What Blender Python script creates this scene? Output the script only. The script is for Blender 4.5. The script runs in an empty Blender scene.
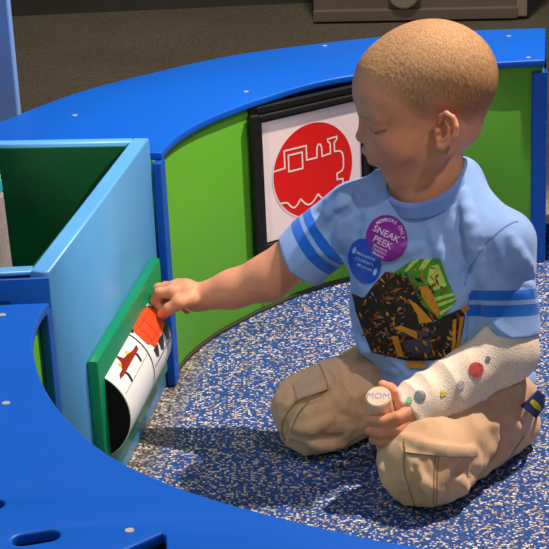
import bpy, bmesh, math, random
import numpy as np
from mathutils import Vector, Matrix
random.seed(4)
RNG = np.random.default_rng(4)
scene = bpy.context.scene
COL = scene.collection
V3 = lambda *a: np.array(a, dtype=float)

# ------------------------------------------------------------------ materials
def lin(c):
    if isinstance(c, str):
        c = [int(c[i:i + 2], 16) / 255 for i in (1, 3, 5)]
    return tuple((x / 12.92 if x <= .04045 else ((x + .055) / 1.055) ** 2.4) for x in c) + (1,)

class NT:
    def __init__(s, name):
        s.m = bpy.data.materials.new(name); s.m.use_nodes = True
        s.t = s.m.node_tree; s.t.nodes.clear()
        s.out = s.n('ShaderNodeOutputMaterial'); s.b = s.n('ShaderNodeBsdfPrincipled')
        s.l(s.b.outputs[0], s.out.inputs[0])
    def n(s, t, **k):
        x = s.t.nodes.new(t)
        for a, v in k.items():
            if a.startswith('i_'):
                key = a[2:]
                x.inputs[int(key) if key.isdigit() else key.replace('_', ' ')].default_value = v
            else: setattr(x, a, v)
        return x
    def l(s, a, b): s.t.links.new(a, b)
    def ramp(s, fac, stops, interp='LINEAR'):
        r = s.n('ShaderNodeValToRGB'); r.color_ramp.interpolation = interp
        e = r.color_ramp.elements
        while len(e) < len(stops): e.new(.5)
        for q, (p, c) in zip(e, stops):
            q.position = p; q.color = lin(c) if isinstance(c, str) else c
        s.l(fac, r.inputs[0]); return r.outputs[0]
    def coord(s, kind='Object', scale=(1, 1, 1)):
        c = s.n('ShaderNodeTexCoord'); m = s.n('ShaderNodeMapping'); m.inputs['Scale'].default_value = scale
        s.l(c.outputs[kind], m.inputs[0]); return m.outputs[0]
    def mix(s, f, a, b, mode='MIX'):
        m = s.n('ShaderNodeMix', data_type='RGBA', blend_type=mode)
        for sock, v in ((m.inputs[0], f), (m.inputs[6], a), (m.inputs[7], b)):
            if isinstance(v, (int, float)): sock.default_value = v
            elif isinstance(v, tuple): sock.default_value = v
            else: s.l(v, sock)
        return m.outputs[2]
    def bump(s, h, strength=.3, dist=.001):
        b = s.n('ShaderNodeBump', i_Strength=strength, i_Distance=dist); s.l(h, b.inputs['Height']); s.l(b.outputs[0], s.b.inputs['Normal'])
    def base(s, v):
        if isinstance(v, tuple): s.b.inputs['Base Color'].default_value = v
        else: s.l(v, s.b.inputs['Base Color'])

def plain(name, c, rough=.5, var=.06, scale=30, bump=.0, bscale=300, spec=.5, coat=0, metal=0, sss=0):
    t = NT(name); co = t.coord()
    nz = t.n('ShaderNodeTexNoise', i_Scale=scale, i_Detail=3.0); t.l(co, nz.inputs[0])
    c = lin(c)
    a = tuple(x * (1 - var) for x in c[:3]) + (1,); b = tuple(min(1, x * (1 + var)) for x in c[:3]) + (1,)
    t.base(t.ramp(nz.outputs[0], [(.3, a), (.7, b)]))
    t.b.inputs['Roughness'].default_value = rough; t.b.inputs['Specular IOR Level'].default_value = spec
    t.b.inputs['Coat Weight'].default_value = coat; t.b.inputs['Metallic'].default_value = metal
    if bump:
        n2 = t.n('ShaderNodeTexNoise', i_Scale=bscale, i_Detail=2.0); t.l(co, n2.inputs[0]); t.bump(n2.outputs[0], bump, .0006)
    return t.m

M = {}
M['blue'] = plain('blue_plastic', '#0059c4', .42, .03, 8, .25, 900, .4)
M['blue_dark'] = plain('blue_post_plastic', '#0a52b4', .45, .03, 8, .2, 900, .3)
M['sky'] = plain('light_blue_laminate', '#5ea8e6', .36, .05, 9, .12, 700, .5)
M['green'] = plain('green_laminate', '#64ae30', .5, .05, 6, .1, 600, .3)
M['green_frame'] = plain('green_plastic', '#0b8a5c', .28, .05, 9, .1, 600, .5)
M['green_dark'] = plain('dark_green_liner', '#044422', .6, .08, 20, .1, 600, .2)
M['black'] = plain('black_plastic', '#15130f', .4, .15, 20, .2, 500, .4)
M['black_felt'] = plain('black_end_cap', '#191817', .85, .35, 400, .5, 900, .1)
M['kick'] = plain('dark_kick_strip', '#3a3430', .6)
M['poster'] = plain('poster_paper', '#f8e2e0', .45, .02, 5, spec=.3)
M['poster_red'] = plain('poster_red', '#e41812', .45, .03, 5, spec=.3)
M['poster_white'] = plain('poster_line', '#f8e4d8', .45, .02, 5, spec=.3)
M['screw'] = plain('screw_steel', '#d8d2c4', .35, .1, 300, metal=.4)
M['drum_white'] = plain('roller_white', '#f2f0ee', .28, .02, 10, spec=.5)
M['d_red'] = plain('roller_red', '#e24a22', .3, .05, 60)
M['d_dred'] = plain('roller_dark_red', '#8c2412', .3, .05, 60)
M['d_black'] = plain('roller_black', '#1e1c20', .3, .1, 60)
M['d_yellow'] = plain('roller_yellow', '#e8c22c', .3, .05, 60)
M['d_grey'] = plain('roller_grey', '#6a6a78', .3, .05, 60)
M['token'] = plain('token_pale_plastic', '#efc8ae', .4, .03, 60, spec=.3)
M['token_ink'] = plain('token_blue_ink', '#6ea4d8', .5)
M['purple'] = plain('badge_purple', '#8a1c96', .4, .04, 60)
M['badge_blue'] = plain('badge_blue', '#1a4cc4', .4, .04, 60)
M['badge_text'] = plain('badge_lettering', '#ecc8e6', .5, .02, 60)
M['badge_text2'] = plain('badge_blue_lettering', '#a8c4ee', .5, .02, 60)
M['tree'] = plain('plinth_board', '#9c8870', .7, .05, 6, .2, 300)
M['tree_edge'] = plain('plinth_pale_edge', '#cdb893', .7, .05, 6)
M['partition'] = plain('pale_blue_partition', '#7fa6e0', .6, .05, 6)
M['backwall'] = plain('dark_wall', '#5c574c', .8, .1, 10)
M['toy_grey'] = plain('toy_grey_cloth', '#9a8f90', .8, .15, 300, .5, 800)
M['toy_teal'] = plain('toy_teal_band', '#2a9aae', .6)
M['toy_cream'] = plain('toy_cream_cap', '#e6dcae', .6)
M['navy'] = plain('waistband_navy', '#1a2860', .8, .1, 300, .4, 900)
M['yellow'] = plain('waistband_yellow', '#c8b81e', .8, .1, 300, .4, 900)
M['shoe'] = plain('sneaker_fabric', '#3a3a44', .8)
M['sole'] = plain('sneaker_sole', '#c8c4bc', .7)
M['seam'] = plain('trouser_seam', '#9a7c5c', .9, .1, 300)
M['flap'] = plain('pocket_flap_cloth', '#cda98a', .9, .06, 200, .4, 900)
M['shirt_seam'] = plain('shirt_seam', '#6a86bc', .9, .1, 300)
M['st_red'] = plain('sticker_red', '#cf4a44', .4, .25, 260)
M['st_grey'] = plain('sticker_grey', '#7c7f86', .4, .25, 260)
M['st_yellow'] = plain('sticker_yellow', '#e6c63c', .4, .2, 260)
M['st_green'] = plain('sticker_green', '#7cc48a', .4, .2, 260)
M['st_pink'] = plain('sticker_pale', '#b7a8b8', .4, .25, 260)
M['p_dark'] = plain('print_dark_brown', '#1f1310', .75, .4, 300)
M['p_brown'] = plain('print_brown', '#4a2a1a', .75, .4, 260)
M['p_gold'] = plain('print_gold', '#c8851a', .75, .2, 260)
M['p_orange'] = plain('print_orange', '#8e4a16', .75, .3, 260)
M['p_green'] = plain('print_green', '#3f8f1e', .75, .15, 200)
M['p_lime'] = plain('print_lime', '#b8cf5a', .75, .15, 200)
M['p_grey'] = plain('print_slate', '#3c3a50', .75, .2, 200)
M['p_pale'] = plain('print_pale', '#8a9ab4', .75, .2, 200)

def m_floor():
    t = NT('speckled_blue_rubber'); co = t.coord()
    nz = t.n('ShaderNodeTexNoise', i_Scale=500.0, i_Detail=1.0); t.l(co, nz.inputs[0])
    va = t.n('ShaderNodeVectorMath', operation='SCALE'); va.inputs['Scale'].default_value = .0022; t.l(nz.outputs['Color'], va.inputs[0])
    vb = t.n('ShaderNodeVectorMath', operation='ADD'); t.l(co, vb.inputs[0]); t.l(va.outputs[0], vb.inputs[1])
    vo = t.n('ShaderNodeTexVoronoi', i_Scale=330.0, voronoi_dimensions='2D'); t.l(vb.outputs[0], vo.inputs['Vector'])
    sep = t.n('ShaderNodeSeparateColor'); t.l(vo.outputs['Color'], sep.inputs[0])
    c1 = t.ramp(sep.outputs[0], [(0, '#1c3c80'), (.18, '#264e92'), (.40, '#1e4184'), (.58, '#456698'), (.70, '#b09274'), (.77, '#cdc2b4'), (.90, '#b5926e'), (.95, '#e6e0d6')], 'CONSTANT')
    dm = t.ramp(vo.outputs['Distance'], [(.0, (1, 1, 1, 1)), (.50, (1, 1, 1, 1)), (.62, (0, 0, 0, 1))])
    c = t.mix(dm, lin('#224688'), c1)
    # grey granules towards the edge of the round mat
    gc = t.ramp(sep.outputs[1], [(0, '#55524e'), (.35, '#8a8078'), (.6, '#37383c'), (.8, '#c4b4a2')], 'CONSTANT')
    at = t.n('ShaderNodeAttribute', attribute_name='edge'); 
    t.base(t.mix(at.outputs['Fac'], c, gc))
    t.b.inputs['Roughness'].default_value = .6; t.b.inputs['Specular IOR Level'].default_value = .3
    t.bump(vo.outputs['Distance'], .25, .001); return t.m
M['rubber'] = m_floor()

def m_carpet():
    t = NT('grey_brown_carpet'); co = t.coord()
    n1 = t.n('ShaderNodeTexNoise', i_Scale=160.0, i_Detail=3.0); t.l(co, n1.inputs[0])
    n2 = t.n('ShaderNodeTexNoise', i_Scale=3.0, i_Detail=3.0); t.l(co, n2.inputs[0])
    a = t.ramp(n1.outputs[0], [(.3, '#6a604c'), (.7, '#96896f')]); b = t.ramp(n2.outputs[0], [(.3, (.8, .8, .8, 1)), (.7, (1, 1, 1, 1))])
    t.base(t.mix(1.0, a, b, 'MULTIPLY')); t.b.inputs['Roughness'].default_value = .95
    t.bump(n1.outputs[0], .6, .004); return t.m
M['carpet'] = m_carpet()

def m_skin():
    t = NT('skin'); at = t.n('ShaderNodeAttribute', attribute_name='Col'); co = t.coord()
    n1 = t.n('ShaderNodeTexNoise', i_Scale=70.0, i_Detail=4.0); t.l(co, n1.inputs[0])
    b = t.ramp(n1.outputs[0], [(.3, (.9, .88, .87, 1)), (.7, (1, 1, 1, 1))])
    t.base(t.mix(1.0, at.outputs['Color'], b, 'MULTIPLY'))
    t.b.inputs['Roughness'].default_value = .5; t.b.inputs['Specular IOR Level'].default_value = .35
    t.b.inputs['Subsurface Weight'].default_value = .3; t.b.inputs['Subsurface Radius'].default_value = (1, .35, .2); t.b.inputs['Subsurface Scale'].default_value = .006
    n2 = t.n('ShaderNodeTexNoise', i_Scale=700.0, i_Detail=2.0); t.l(co, n2.inputs[0]); t.bump(n2.outputs[0], .12, .0005); return t.m
M['skin'] = m_skin()

def m_hair():
    t = NT('buzzed_blond_hair'); co = t.coord('Object', (1, 1, .35))
    n1 = t.n('ShaderNodeTexNoise', i_Scale=520.0, i_Detail=3.0); t.l(co, n1.inputs[0])
    at = t.n('ShaderNodeAttribute', attribute_name='Col')
    b = t.ramp(n1.outputs[0], [(.3, (.58, .54, .50, 1)), (.7, (1.08, 1.05, 1.0, 1))])
    cv = t.n('ShaderNodeAttribute', attribute_name='cover')
    t.base(t.mix(cv.outputs['Fac'], at.outputs['Color'], t.mix(1.0, at.outputs['Color'], b, 'MULTIPLY')))
    t.b.inputs['Roughness'].default_value = .75; t.b.inputs['Specular IOR Level'].default_value = .25
    t.bump(n1.outputs[0], .4, .0015); return t.m
M['hair'] = m_hair()

def m_cloth(name, c1, c2, weave, bstr, fine=900., sheen=.2):
    t = NT(name); co = t.coord()
    n1 = t.n('ShaderNodeTexNoise', i_Scale=25.0, i_Detail=4.0); t.l(co, n1.inputs[0])
    n2 = t.n('ShaderNodeTexNoise', i_Scale=fine, i_Detail=2.0); t.l(co, n2.inputs[0])
    a = t.ramp(n1.outputs[0], [(.3, c1), (.7, c2)]); b = t.ramp(n2.outputs[0], [(.3, (1 - weave,) * 3 + (1,)), (.7, (1, 1, 1, 1))])
    t.base(t.mix(1.0, a, b, 'MULTIPLY')); t.b.inputs['Roughness'].default_value = .9
    t.b.inputs['Specular IOR Level'].default_value = .15; t.b.inputs['Sheen Weight'].default_value = sheen
    t.bump(n2.outputs[0], bstr, .0008); return t
def m_shirt():
    t = m_cloth('light_blue_cotton', '#86a8e2', '#9ab8ec', .12, .3)
    # two sewn-on darker bands per sleeve, measured along the arm
    old = t.b.inputs['Base Color'].links[0].from_socket
    at = t.n('ShaderNodeAttribute', attribute_name='band')
    z, o = (0, 0, 0, 1), (1, 1, 1, 1)
    k = t.ramp(at.outputs['Fac'], [(0, z), (.10, o), (.30, z), (.39, o), (.62, z)], 'CONSTANT')
    t.base(t.mix(k, old, lin('#1f6ad2'))); return t.m
M['shirt'] = m_shirt()
M['collar'] = m_cloth('blue_rib_collar', '#7292da', '#80a0e2', .15, .4).m
M['khaki'] = m_cloth('khaki_twill', '#d8aa82', '#e6bc98', .14, .35, 1100.).m
def m_cast():
    t = NT('cream_gauze_wrap'); at = t.n('ShaderNodeAttribute', attribute_name='wrap'); co = t.coord()
    w = t.n('ShaderNodeTexNoise', i_Scale=600.0, i_Detail=2.0); t.l(co, w.inputs[0])
    sc = t.n('ShaderNodeMath', operation='MULTIPLY'); sc.inputs[1].default_value = 2600.0; t.l(at.outputs['Fac'], sc.inputs[0])
    si = t.n('ShaderNodeMath', operation='SINE'); t.l(sc.outputs[0], si.inputs[0])
    ad = t.n('ShaderNodeMath', operation='MULTIPLY_ADD'); ad.inputs[1].default_value = .07; t.l(si.outputs[0], ad.inputs[0]); t.l(w.outputs[0], ad.inputs[2])
    t.base(t.ramp(ad.outputs[0], [(.25, '#ecccb2'), (.6, '#fae6d4')])); t.b.inputs['Roughness'].default_value = .95
    t.b.inputs['Specular IOR Level'].default_value = .1
    t.bump(ad.outputs[0], .7, .0012); return t.m
M['cast'] = m_cast()

# ------------------------------------------------------------------ objects
def empty(name, loc, label, cat, group=None):
    o = bpy.data.objects.new(name, None); COL.objects.link(o); o.location = loc
    o['label'] = label; o['category'] = cat; o.empty_display_size = .05
    if group: o['group'] = group
    return o
def root_loc(p):
    while p.parent: p = p.parent
    return p.location.copy()
def link(name, me, mat, parent=None, smooth=False, hard=True, **props):
    """me is in world coordinates; children are re-expressed about their thing's base"""
    o = bpy.data.objects.new(name, me); COL.objects.link(o)
    if mat is not None:
        me.materials.clear()
        for x in (mat if isinstance(mat, list) else [mat]): me.materials.append(M[x])
    if parent:
        me.transform(Matrix.Translation(-root_loc(parent))); o.parent = parent
    if smooth:
        me.shade_smooth()
        if len(me.vertices) < 4000 and hard: me.set_sharp_from_angle(angle=math.radians(35))
    for k, v in props.items(): o[k] = v
    return o
def tag(o, label, cat, group=None):
    o['label'] = label; o['category'] = cat
    if group: o['group'] = group
    return o
def recenter(o):
    me = o.data; c = sum((v.co for v in me.vertices), Vector()) / len(me.vertices)
    c.z = min(v.co.z for v in me.vertices)
    me.transform(Matrix.Translation(-c)); o.location = o.location + c; return o
def mesh_of(vs, fs):
    me = bpy.data.meshes.new('m'); me.from_pydata([tuple(map(float, v)) for v in vs], [], [tuple(map(int, f)) for f in fs]); me.update(); return me
def bm_mesh(bm):
    me = bpy.data.meshes.new('m'); bm.to_mesh(me); bm.free(); return me

def plate(outlines, z0, z1, bev=.003, res=2):
    cu = bpy.data.curves.new('c', 'CURVE'); cu.dimensions = '2D'; cu.fill_mode = 'BOTH'
    cu.extrude = (z1 - z0) / 2 - bev; cu.bevel_depth = bev; cu.bevel_resolution = res; cu.offset = -bev
    for pts in outlines:
        s = cu.splines.new('POLY'); s.points.add(len(pts) - 1); s.use_cyclic_u = True
        for q, (x, y) in zip(s.points, pts): q.co = (x, y, 0, 1)
    o = bpy.data.objects.new('c', cu); COL.objects.link(o)
    dg = bpy.context.evaluated_depsgraph_get(); dg.update()
    me = bpy.data.meshes.new_from_object(o.evaluated_get(dg)); bpy.data.objects.remove(o); bpy.data.curves.remove(cu)
    me.transform(Matrix.Translation((0, 0, (z0 + z1) / 2)))
    bm = bmesh.new(); bm.from_mesh(me); bmesh.ops.remove_doubles(bm, verts=bm.verts, dist=1e-5)
    bm.to_mesh(me); bm.free()
    return me
def box_mesh(size, mat4, bev=.002, seg=2):
    bm = bmesh.new(); bmesh.ops.create_cube(bm, size=1)
    for v in bm.verts: v.co = Vector((v.co.x * size[0], v.co.y * size[1], v.co.z * size[2]))
    if bev: bmesh.ops.bevel(bm, geom=bm.edges[:], offset=bev, segments=seg, affect='EDGES', profile=.5)
    bmesh.ops.transform(bm, matrix=mat4, verts=bm.verts); return bm_mesh(bm)
def frame_mat(o, ux, uy, n):
    m = Matrix.Identity(4)
    for i, a in enumerate((ux, uy, n)):
        for j in range(3): m[j][i] = a[j]
    for j in range(3): m[j][3] = o[j]
    return m
def cyl_mesh(a, b, r, r2=None, seg=24, bev=0):
    a, b = Vector(a), Vector(b); d = b - a; r2 = r if r2 is None else r2
    bm = bmesh.new(); bmesh.ops.create_cone(bm, cap_ends=True, segments=seg, radius1=r, radius2=r2, depth=d.length)
    if bev: bmesh.ops.bevel(bm, geom=[e for e in bm.edges if abs(e.verts[0].co.z - e.verts[1].co.z) < 1e-6], offset=bev, segments=2, affect='EDGES')
    bmesh.ops.transform(bm, matrix=Matrix.Translation((a + b) / 2) @ d.to_track_quat('Z', 'Y').to_matrix().to_4x4(), verts=bm.verts)
    return bm_mesh(bm)
def join(meshes):
    bm = bmesh.new()
    for m in meshes: bm.from_mesh(m)
    return bm_mesh(bm)

# ================================================================== SETTING
# world: z up, metres; the photographer stands at the origin looking along +y
H = .34                              # bench height
C = V3(.3585, 2.169); R = .510       # centre and inner radius of the round pit
fl = box_mesh((9, 9, .05), Matrix.Translation((0, 3.2, -.033)), 0)
link('floor', fl, 'carpet', kind='structure')
bw = box_mesh((9, .12, 2.6), Matrix.Translation((0, 4.86, 1.29)), 0)
link('wall_back', bw, 'backwall', kind='structure')

def arc_pts(c, r, a0, a1, n=48):
    return [(c[0] + r * math.cos(math.radians(a0 + (a1 - a0) * i / n)), c[1] + r * math.sin(math.radians(a0 + (a1 - a0) * i / n))) for i in range(n + 1)]
def spline(pts, n=8):
    P = [V3(*p) for p in pts]; P = [2 * P[0] - P[1]] + P + [2 * P[-1] - P[-2]]; out = []
    for i in range(1, len(P) - 2):
        for k in range(n):
            t = k / n
            out.append(.5 * (2 * P[i] + (P[i + 1] - P[i - 1]) * t + (2 * P[i - 1] - 5 * P[i] + 4 * P[i + 1] - P[i + 2]) * t * t + (3 * P[i] - P[i - 1] - 3 * P[i + 1] + P[i + 2]) * t ** 3))
    out.append(P[-2]); return [tuple(map(float, q)) for q in out]
def offset_line(pts, d):
    P = np.array(pts); T = np.gradient(P, axis=0); T /= np.linalg.norm(T, axis=1)[:, None]
    return [tuple(map(float, q)) for q in P + np.stack([-T[:, 1], T[:, 0]], 1) * d]
def strip(pts, d): return list(pts) + offset_line(pts, d)[::-1]

# round rubber mat inside the pit
bm = bmesh.new(); lay = None
rings = [0, .1, .2, .3, .38, .44, .465, .475, .49, .55, .70]; seg = 96; vs = []; fs = []; ed = []
mc = (C[0], C[1] - .08)
for r in rings:
    for k in range(seg):
        a = 2 * math.pi * k / seg; rr = r
        vs.append((mc[0] + rr * math.cos(a), mc[1] + rr * 1.12 * math.sin(a), .0)); 
for i in range(len(rings) - 1):
    for k in range(seg): fs.append((i * seg + k, i * seg + (k + 1) % seg, (i + 1) * seg + (k + 1) % seg, (i + 1) * seg + k))
me = mesh_of([(x, y, -.0002) for x, y, z in vs], fs)
wallr = []
for (x, y, z) in vs:
    dl = x + .155 - (y - 2.19) * .165       # distance to the left side of the pit
    de = R - math.hypot(x - C[0], y - C[1])
    wallr.append(0.0)
bm.free()
# refine the mat so the grey rim has its own clean shape
bm = bmesh.new(); bm.from_mesh(me); bmesh.ops.remove_doubles(bm, verts=bm.verts, dist=1e-6)
bmesh.ops.subdivide_edges(bm, edges=bm.edges[:], cuts=2, use_grid_fill=True)
r_ = bmesh.ops.extrude_face_region(bm, geom=bm.faces[:])
for g in r_['geom']:
    if isinstance(g, bmesh.types.BMVert): g.co.z -= .0055
bm.normal_update(); me = bm_mesh(bm)
at = me.attributes.new('edge', 'FLOAT', 'POINT')
for i, v in enumerate(me.vertices):
    dl = (v.co.x + .175) * .987 - (v.co.y - 2.2) * .161
    at.data[i].value = max(0., min(1., 1 - (dl - .028) / .022))
o = link('rubber_mat', me, 'rubber'); tag(o, 'round blue speckled rubber mat the child kneels on inside the ring', 'floor mat'); recenter(o)

# ---- far bench: curved blue top over green panels
far_in = [(-.145, 2.262), (-.131, 2.321), (-.111, 2.373), (-.084, 2.422), (-.055, 2.462), (-.021, 2.505), (.005, 2.531), (.046, 2.573), (.096, 2.611), (.16, 2.640), (.23, 2.659), (.30, 2.668), (.367, 2.670), (.438, 2.672)]
far_in = spline(far_in, 5)
far_out = spline([(.474, 2.888), (.33, 2.893), (.186, 2.876), (.06, 2.84), (-.056, 2.793), (-.17, 2.71), (-.285, 2.605), (-.387, 2.453), (-.45, 2.32)], 6)
fb = empty('curved_bench', (.15, 2.75, 0), 'long curved bench with glossy blue top and green side panels behind the child', 'bench')
link('bench_top', plate([far_in + far_out + [(-.46, 2.300), (-.17, 2.270)]], H - .011, H, .0025), 'blue', fb, True)
wall_in = offset_line(far_in, .008)
wall_in[0] = (-.146, 2.272)
wl = [q for q in wall_in if q[0] < -.020]; wm = [q for q in wall_in if -.026 < q[0] < .172]; wr_ = [q for q in wall_in if q[0] > .160]
link('side_panel', plate([strip(wl, .015)], .006, H - .011, .001), 'green', fb)
link('side_panel', plate([strip(wr_, .015)], .006, H - .011, .001), 'green', fb)
link('side_panel', plate([strip(wm, .015)], .006, .086, .001), 'green', fb)
link('kick_strip', plate([strip(offset_line(far_in[2:], .0055), .02)], .0005, .0055, .001), 'kick', fb)
# posts at the two ends of the curve
link('post', box_mesh((.012, .03, H - .011), Matrix.Translation((-.1495, 2.264, (H - .011) / 2)) @ Matrix.Rotation(-.16, 4, 'Z'), .002), 'blue_dark', fb)
link('post', box_mesh((.024, .03, H - .02), Matrix.Translation((.431, 2.688, (H - .02) / 2)), .002), 'blue_dark', fb)
link('outer_panel', plate([strip(far_out, .015)], .0, H - .011, .001), 'blue_dark', fb)
def screw(x, y, parent, z=H):
    m = cyl_mesh((x, y, z - .004), (x, y, z + .0006), .0042, .0038, 14)
    return link('screw', m, 'screw', parent)
for x, y in ((-.03, 2.56), (.415, 2.69), (.405, 2.84), (-.28, 2.47), (.10, 2.83)): screw(x, y, fb)

# ---- neighbouring bench at the right edge
nb = empty('curved_bench', (.6, 2.75, 0), 'sliver of another blue topped bench past the dark gap at the right edge', 'bench')
link('bench_top', plate([[(.462, 2.668), (.8, 2.63), (.85, 2.84), (.490, 2.888)]], H - .011, H, .0025), 'blue', nb, True)
link('side_panel', plate([[(.480, 2.690), (.8, 2.655), (.8, 2.67), (.480, 2.705)]], 0, H - .011, .001), 'green', nb)
link('post', box_mesh((.022, .03, H - .02), Matrix.Translation((.476, 2.692, (H - .02) / 2)), .002), 'blue_dark', nb)

# ---- near bench: wide blue worktop in the foreground
near_in = spline([(-.2405, 1.729), (-.2460, 1.70), (-.2475, 1.672), (-.2470, 1.640), (-.2435, 1.605), (-.234, 1.556), (-.220, 1.505), (-.201, 1.455), (-.171, 1.395), (-.138, 1.347), (-.094, 1.302), (-.060, 1.274), (-.020, 1.247), (.021, 1.222), (.061, 1.199), (.101, 1.181), (.16, 1.160), (.23, 1.148)], 5)
nb2 = empty('curved_bench', (-.25, 1.2, 0), 'wide blue bench top curving across the lower left corner in the foreground', 'bench')
def slot(x, y, ang, L, W, n=8):
    o = []
    for s, a0 in ((1, -90), (-1, 90)):
        for k in range(n + 1):
            a = math.radians(a0 + 180 * k / n); o.append((s * (L / 2 - W / 2) + W / 2 * math.cos(a), W / 2 * math.sin(a)))
    c, s_ = math.cos(ang), math.sin(ang); return [(x + c * p - s_ * q, y + s_ * p + c * q) for p, q in o]
holes = [slot(-.1980, 1.2222, .244, .038, .0185), slot(-.2480, 1.278, .35, .036, .018),
         [(-.0985, 1.2205), (-.165, 1.163), (-.155, 1.05), (-.090, 1.05), (-.0940, 1.197), (-.0952, 1.216)]]
link('bench_top', plate([near_in + [(.23, 1.00), (-.2, .95), (-.5, 1.1), (-.56, 1.4), (-.50, 1.733)]] + holes, H - .011, H, .0025), 'blue', nb2, True)
wi = offset_line(near_in, -.012)
link('side_panel', plate([strip(wi, -.015)], .006, H - .011, .001), 'green', nb2)
link('outer_panel', plate([strip([(.2, 1.01), (-.19, .97), (-.48, 1.11), (-.54, 1.4), (-.49, 1.70)], .015)], 0, H - .011, .001), 'blue_dark', nb2)
link('post', box_mesh((.011, .018, H - .012), Matrix.Translation((-.2465, 1.735, (H - .012) / 2)) @ Matrix.Rotation(-.16, 4, 'Z'), .002), 'blue_dark', nb2)
for x, y in ((-.124, 1.226), (-.254, 1.478), (-.286, 1.699), (.02, 1.14)): screw(x, y, nb2)

# ---- light blue toy bin set between the benches
HB = .365
B1 = V3(-.159, 2.250); B2 = V3(-.241, 1.757); u = (B1 - B2) / np.linalg.norm(B1 - B2); nrm = V3(u[1], -u[0])
Lb = np.linalg.norm(B1 - B2); side = -nrm
A0 = V3(-.50, 1.757); A1 = V3(-.50, 2.285)
tb = empty('toy_bin', (-.33, 2.0, 0), 'open light blue toy bin with dark green inside at the left', 'toy bin')
th = .022
def quadplate(a, b, c, d, z0, z1, bev=.0025): return plate([[tuple(a), tuple(b), tuple(c), tuple(d)]], z0, z1, bev)
fi1 = B1 + side * th; fi2 = B2 + side * th
link('face_panel', quadplate(B2, B1, fi1, fi2, .0, HB, .003), 'sky', tb)
bk = (A1 - B1); bk /= np.linalg.norm(bk)
link('back_panel', quadplate(fi1 - V3(0, .016), fi1, A1, A1 - V3(0, .016), .0, HB, .003), 'sky', tb)
link('front_rim', quadplate(fi2 + V3(.002, .017), A0 + V3(0, .017), A0, fi2 + V3(.002, 0), HB - .006, HB, .002), 'sky', tb)
link('front_panel', quadplate(B2 + V3(-.001, .0), A0 + V3(0, .0), A0 + V3(0, -.004), B2 + V3(-.001, -.004), .0, HB - .006, .001), 'blue_dark', tb)
link('end_panel', quadplate(A0, A0 + V3(.02, 0), A1 + V3(.02, 0), A1, 0, HB, .003), 'sky', tb)
gin = .0035
link('liner', join([quadplate(fi1 + V3(-gin, -.0165), A1 - V3(0, .0165), A1 - V3(0, .02), fi1 + V3(-gin, -.02), .16, HB - .006, .0006),
                    quadplate(fi2 + V3(-.0005, .018), fi1 + V3(-.0005, -.017), fi1 + V3(-gin, -.017), fi2 + V3(-gin, .018), .16, HB - .006, .0006),
                    quadplate(fi2 + V3(0, .018), A0 + V3(.02, .018), A0 + V3(.02, .021), fi2 + V3(0, .021), .16, HB - .008, .0006)]), 'green_dark', tb)
link('bin_floor', quadplate(fi2 + V3(-.001, .016), fi1 + V3(-.001, -.017), A1 + V3(.02, -.017), A0 + V3(.02, .016), .158, .170, .001), 'green_frame', tb)

# toy standing in the bin (only its edge is in the picture)
tt = empty('toy_figure', (-.3600, 2.02, .1705), 'grey cloth toy with teal collar and cream top inside the bin, cut by left edge', 'toy')
bx, by = -.3600, 2.02
link('cloth_body', cyl_mesh((bx, by, .1705), (bx, by, .372), .040, .036, 32, .004), 'toy_grey', tt, True)
link('collar_band', cyl_mesh((bx, by, .372), (bx, by, .388), .0362, .0355, 32, .002), 'toy_teal', tt, True)
link('top_cap', cyl_mesh((bx, by, .388), (bx, by, .400), .0355, .033, 32, .003), 'toy_cream', tt, True)

# ---- spinning picture roller on the bin's face
def face3(s, off, z): 
    q = B2 + u * s + nrm * off; return V3(q[0], q[1], z)
U3 = V3(u[0], u[1], 0); N3 = V3(nrm[0], nrm[1], 0); Z3 = V3(0, 0, 1)
pr = empty('picture_roller', tuple(face3(.19, .01, .03)), 'green framed spinning roller with train pictures on the light blue bin face', 'toy')
s0, s1, z0, z1 = .108, .455, .045, .212
R0, R1, ZC, OC, RD = .132, .368, .130, -.017, .0596       # roller span, axis height and offset, radius
def rbox(sa, sb, oa, ob, za, zb, bev):
    return box_mesh((sb - sa, zb - za, ob - oa), frame_mat(face3((sa + sb) / 2, (oa + ob) / 2, (za + zb) / 2), U3, Z3, N3), bev)
link('backing_board', rbox(s0, s1, .0005, .0145, z0, z1, .0035), 'green_frame', pr, True)
def roll_mesh(polys, r, step=.004, thick=0):
    """polygons drawn on the unrolled drum (length, angle*r) and wrapped round it"""
    vs, fs = [], []
    for poly in polys:
        bm = tess(poly, step); off = len(vs); bm.verts.index_update()
        for v in bm.verts:
            a = v.co.y / RD; q = face3(R0 + v.co.x, OC + r * math.cos(a), ZC + r * math.sin(a)); vs.append(q)
        for f in bm.faces: fs.append([off + v.index for v in f.verts])
        bm.free()
    return mesh_of(vs, fs)
def tess(poly, step):
    bm = bmesh.new()
    if isinstance(poly, bpy.types.Mesh): bm.from_mesh(poly)
    else: bm.faces.new([bm.verts.new((x, y, 0)) for x, y in poly])
    bmesh.ops.triangulate(bm, faces=bm.faces[:])
    for _ in range(7):
        es = [e for e in bm.edges if e.calc_length() > step]
        if not es: break
        bmesh.ops.subdivide_edges(bm, edges=es, cuts=1); bmesh.ops.triangulate(bm, faces=bm.faces[:])
    return bm
def seg_drum(sa, sb, r, bev=.0):
    am = math.acos((.014 - OC) / RD); o_ = [(r * math.cos(-am + 2 * am * k / 40), r * math.sin(-am + 2 * am * k / 40)) for k in range(41)]
    n_ = len(o_); vs = [face3(s_, OC + x, ZC + z) for s_ in (sa, sb) for x, z in o_]
    return mesh_of(vs, [list(range(n_))[::-1], list(range(n_, 2 * n_))] + [(k, (k + 1) % n_, n_ + (k + 1) % n_, n_ + k) for k in range(n_)])
drum = link('roller', seg_drum(R0, R1, RD), 'drum_white', pr, True)
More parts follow.
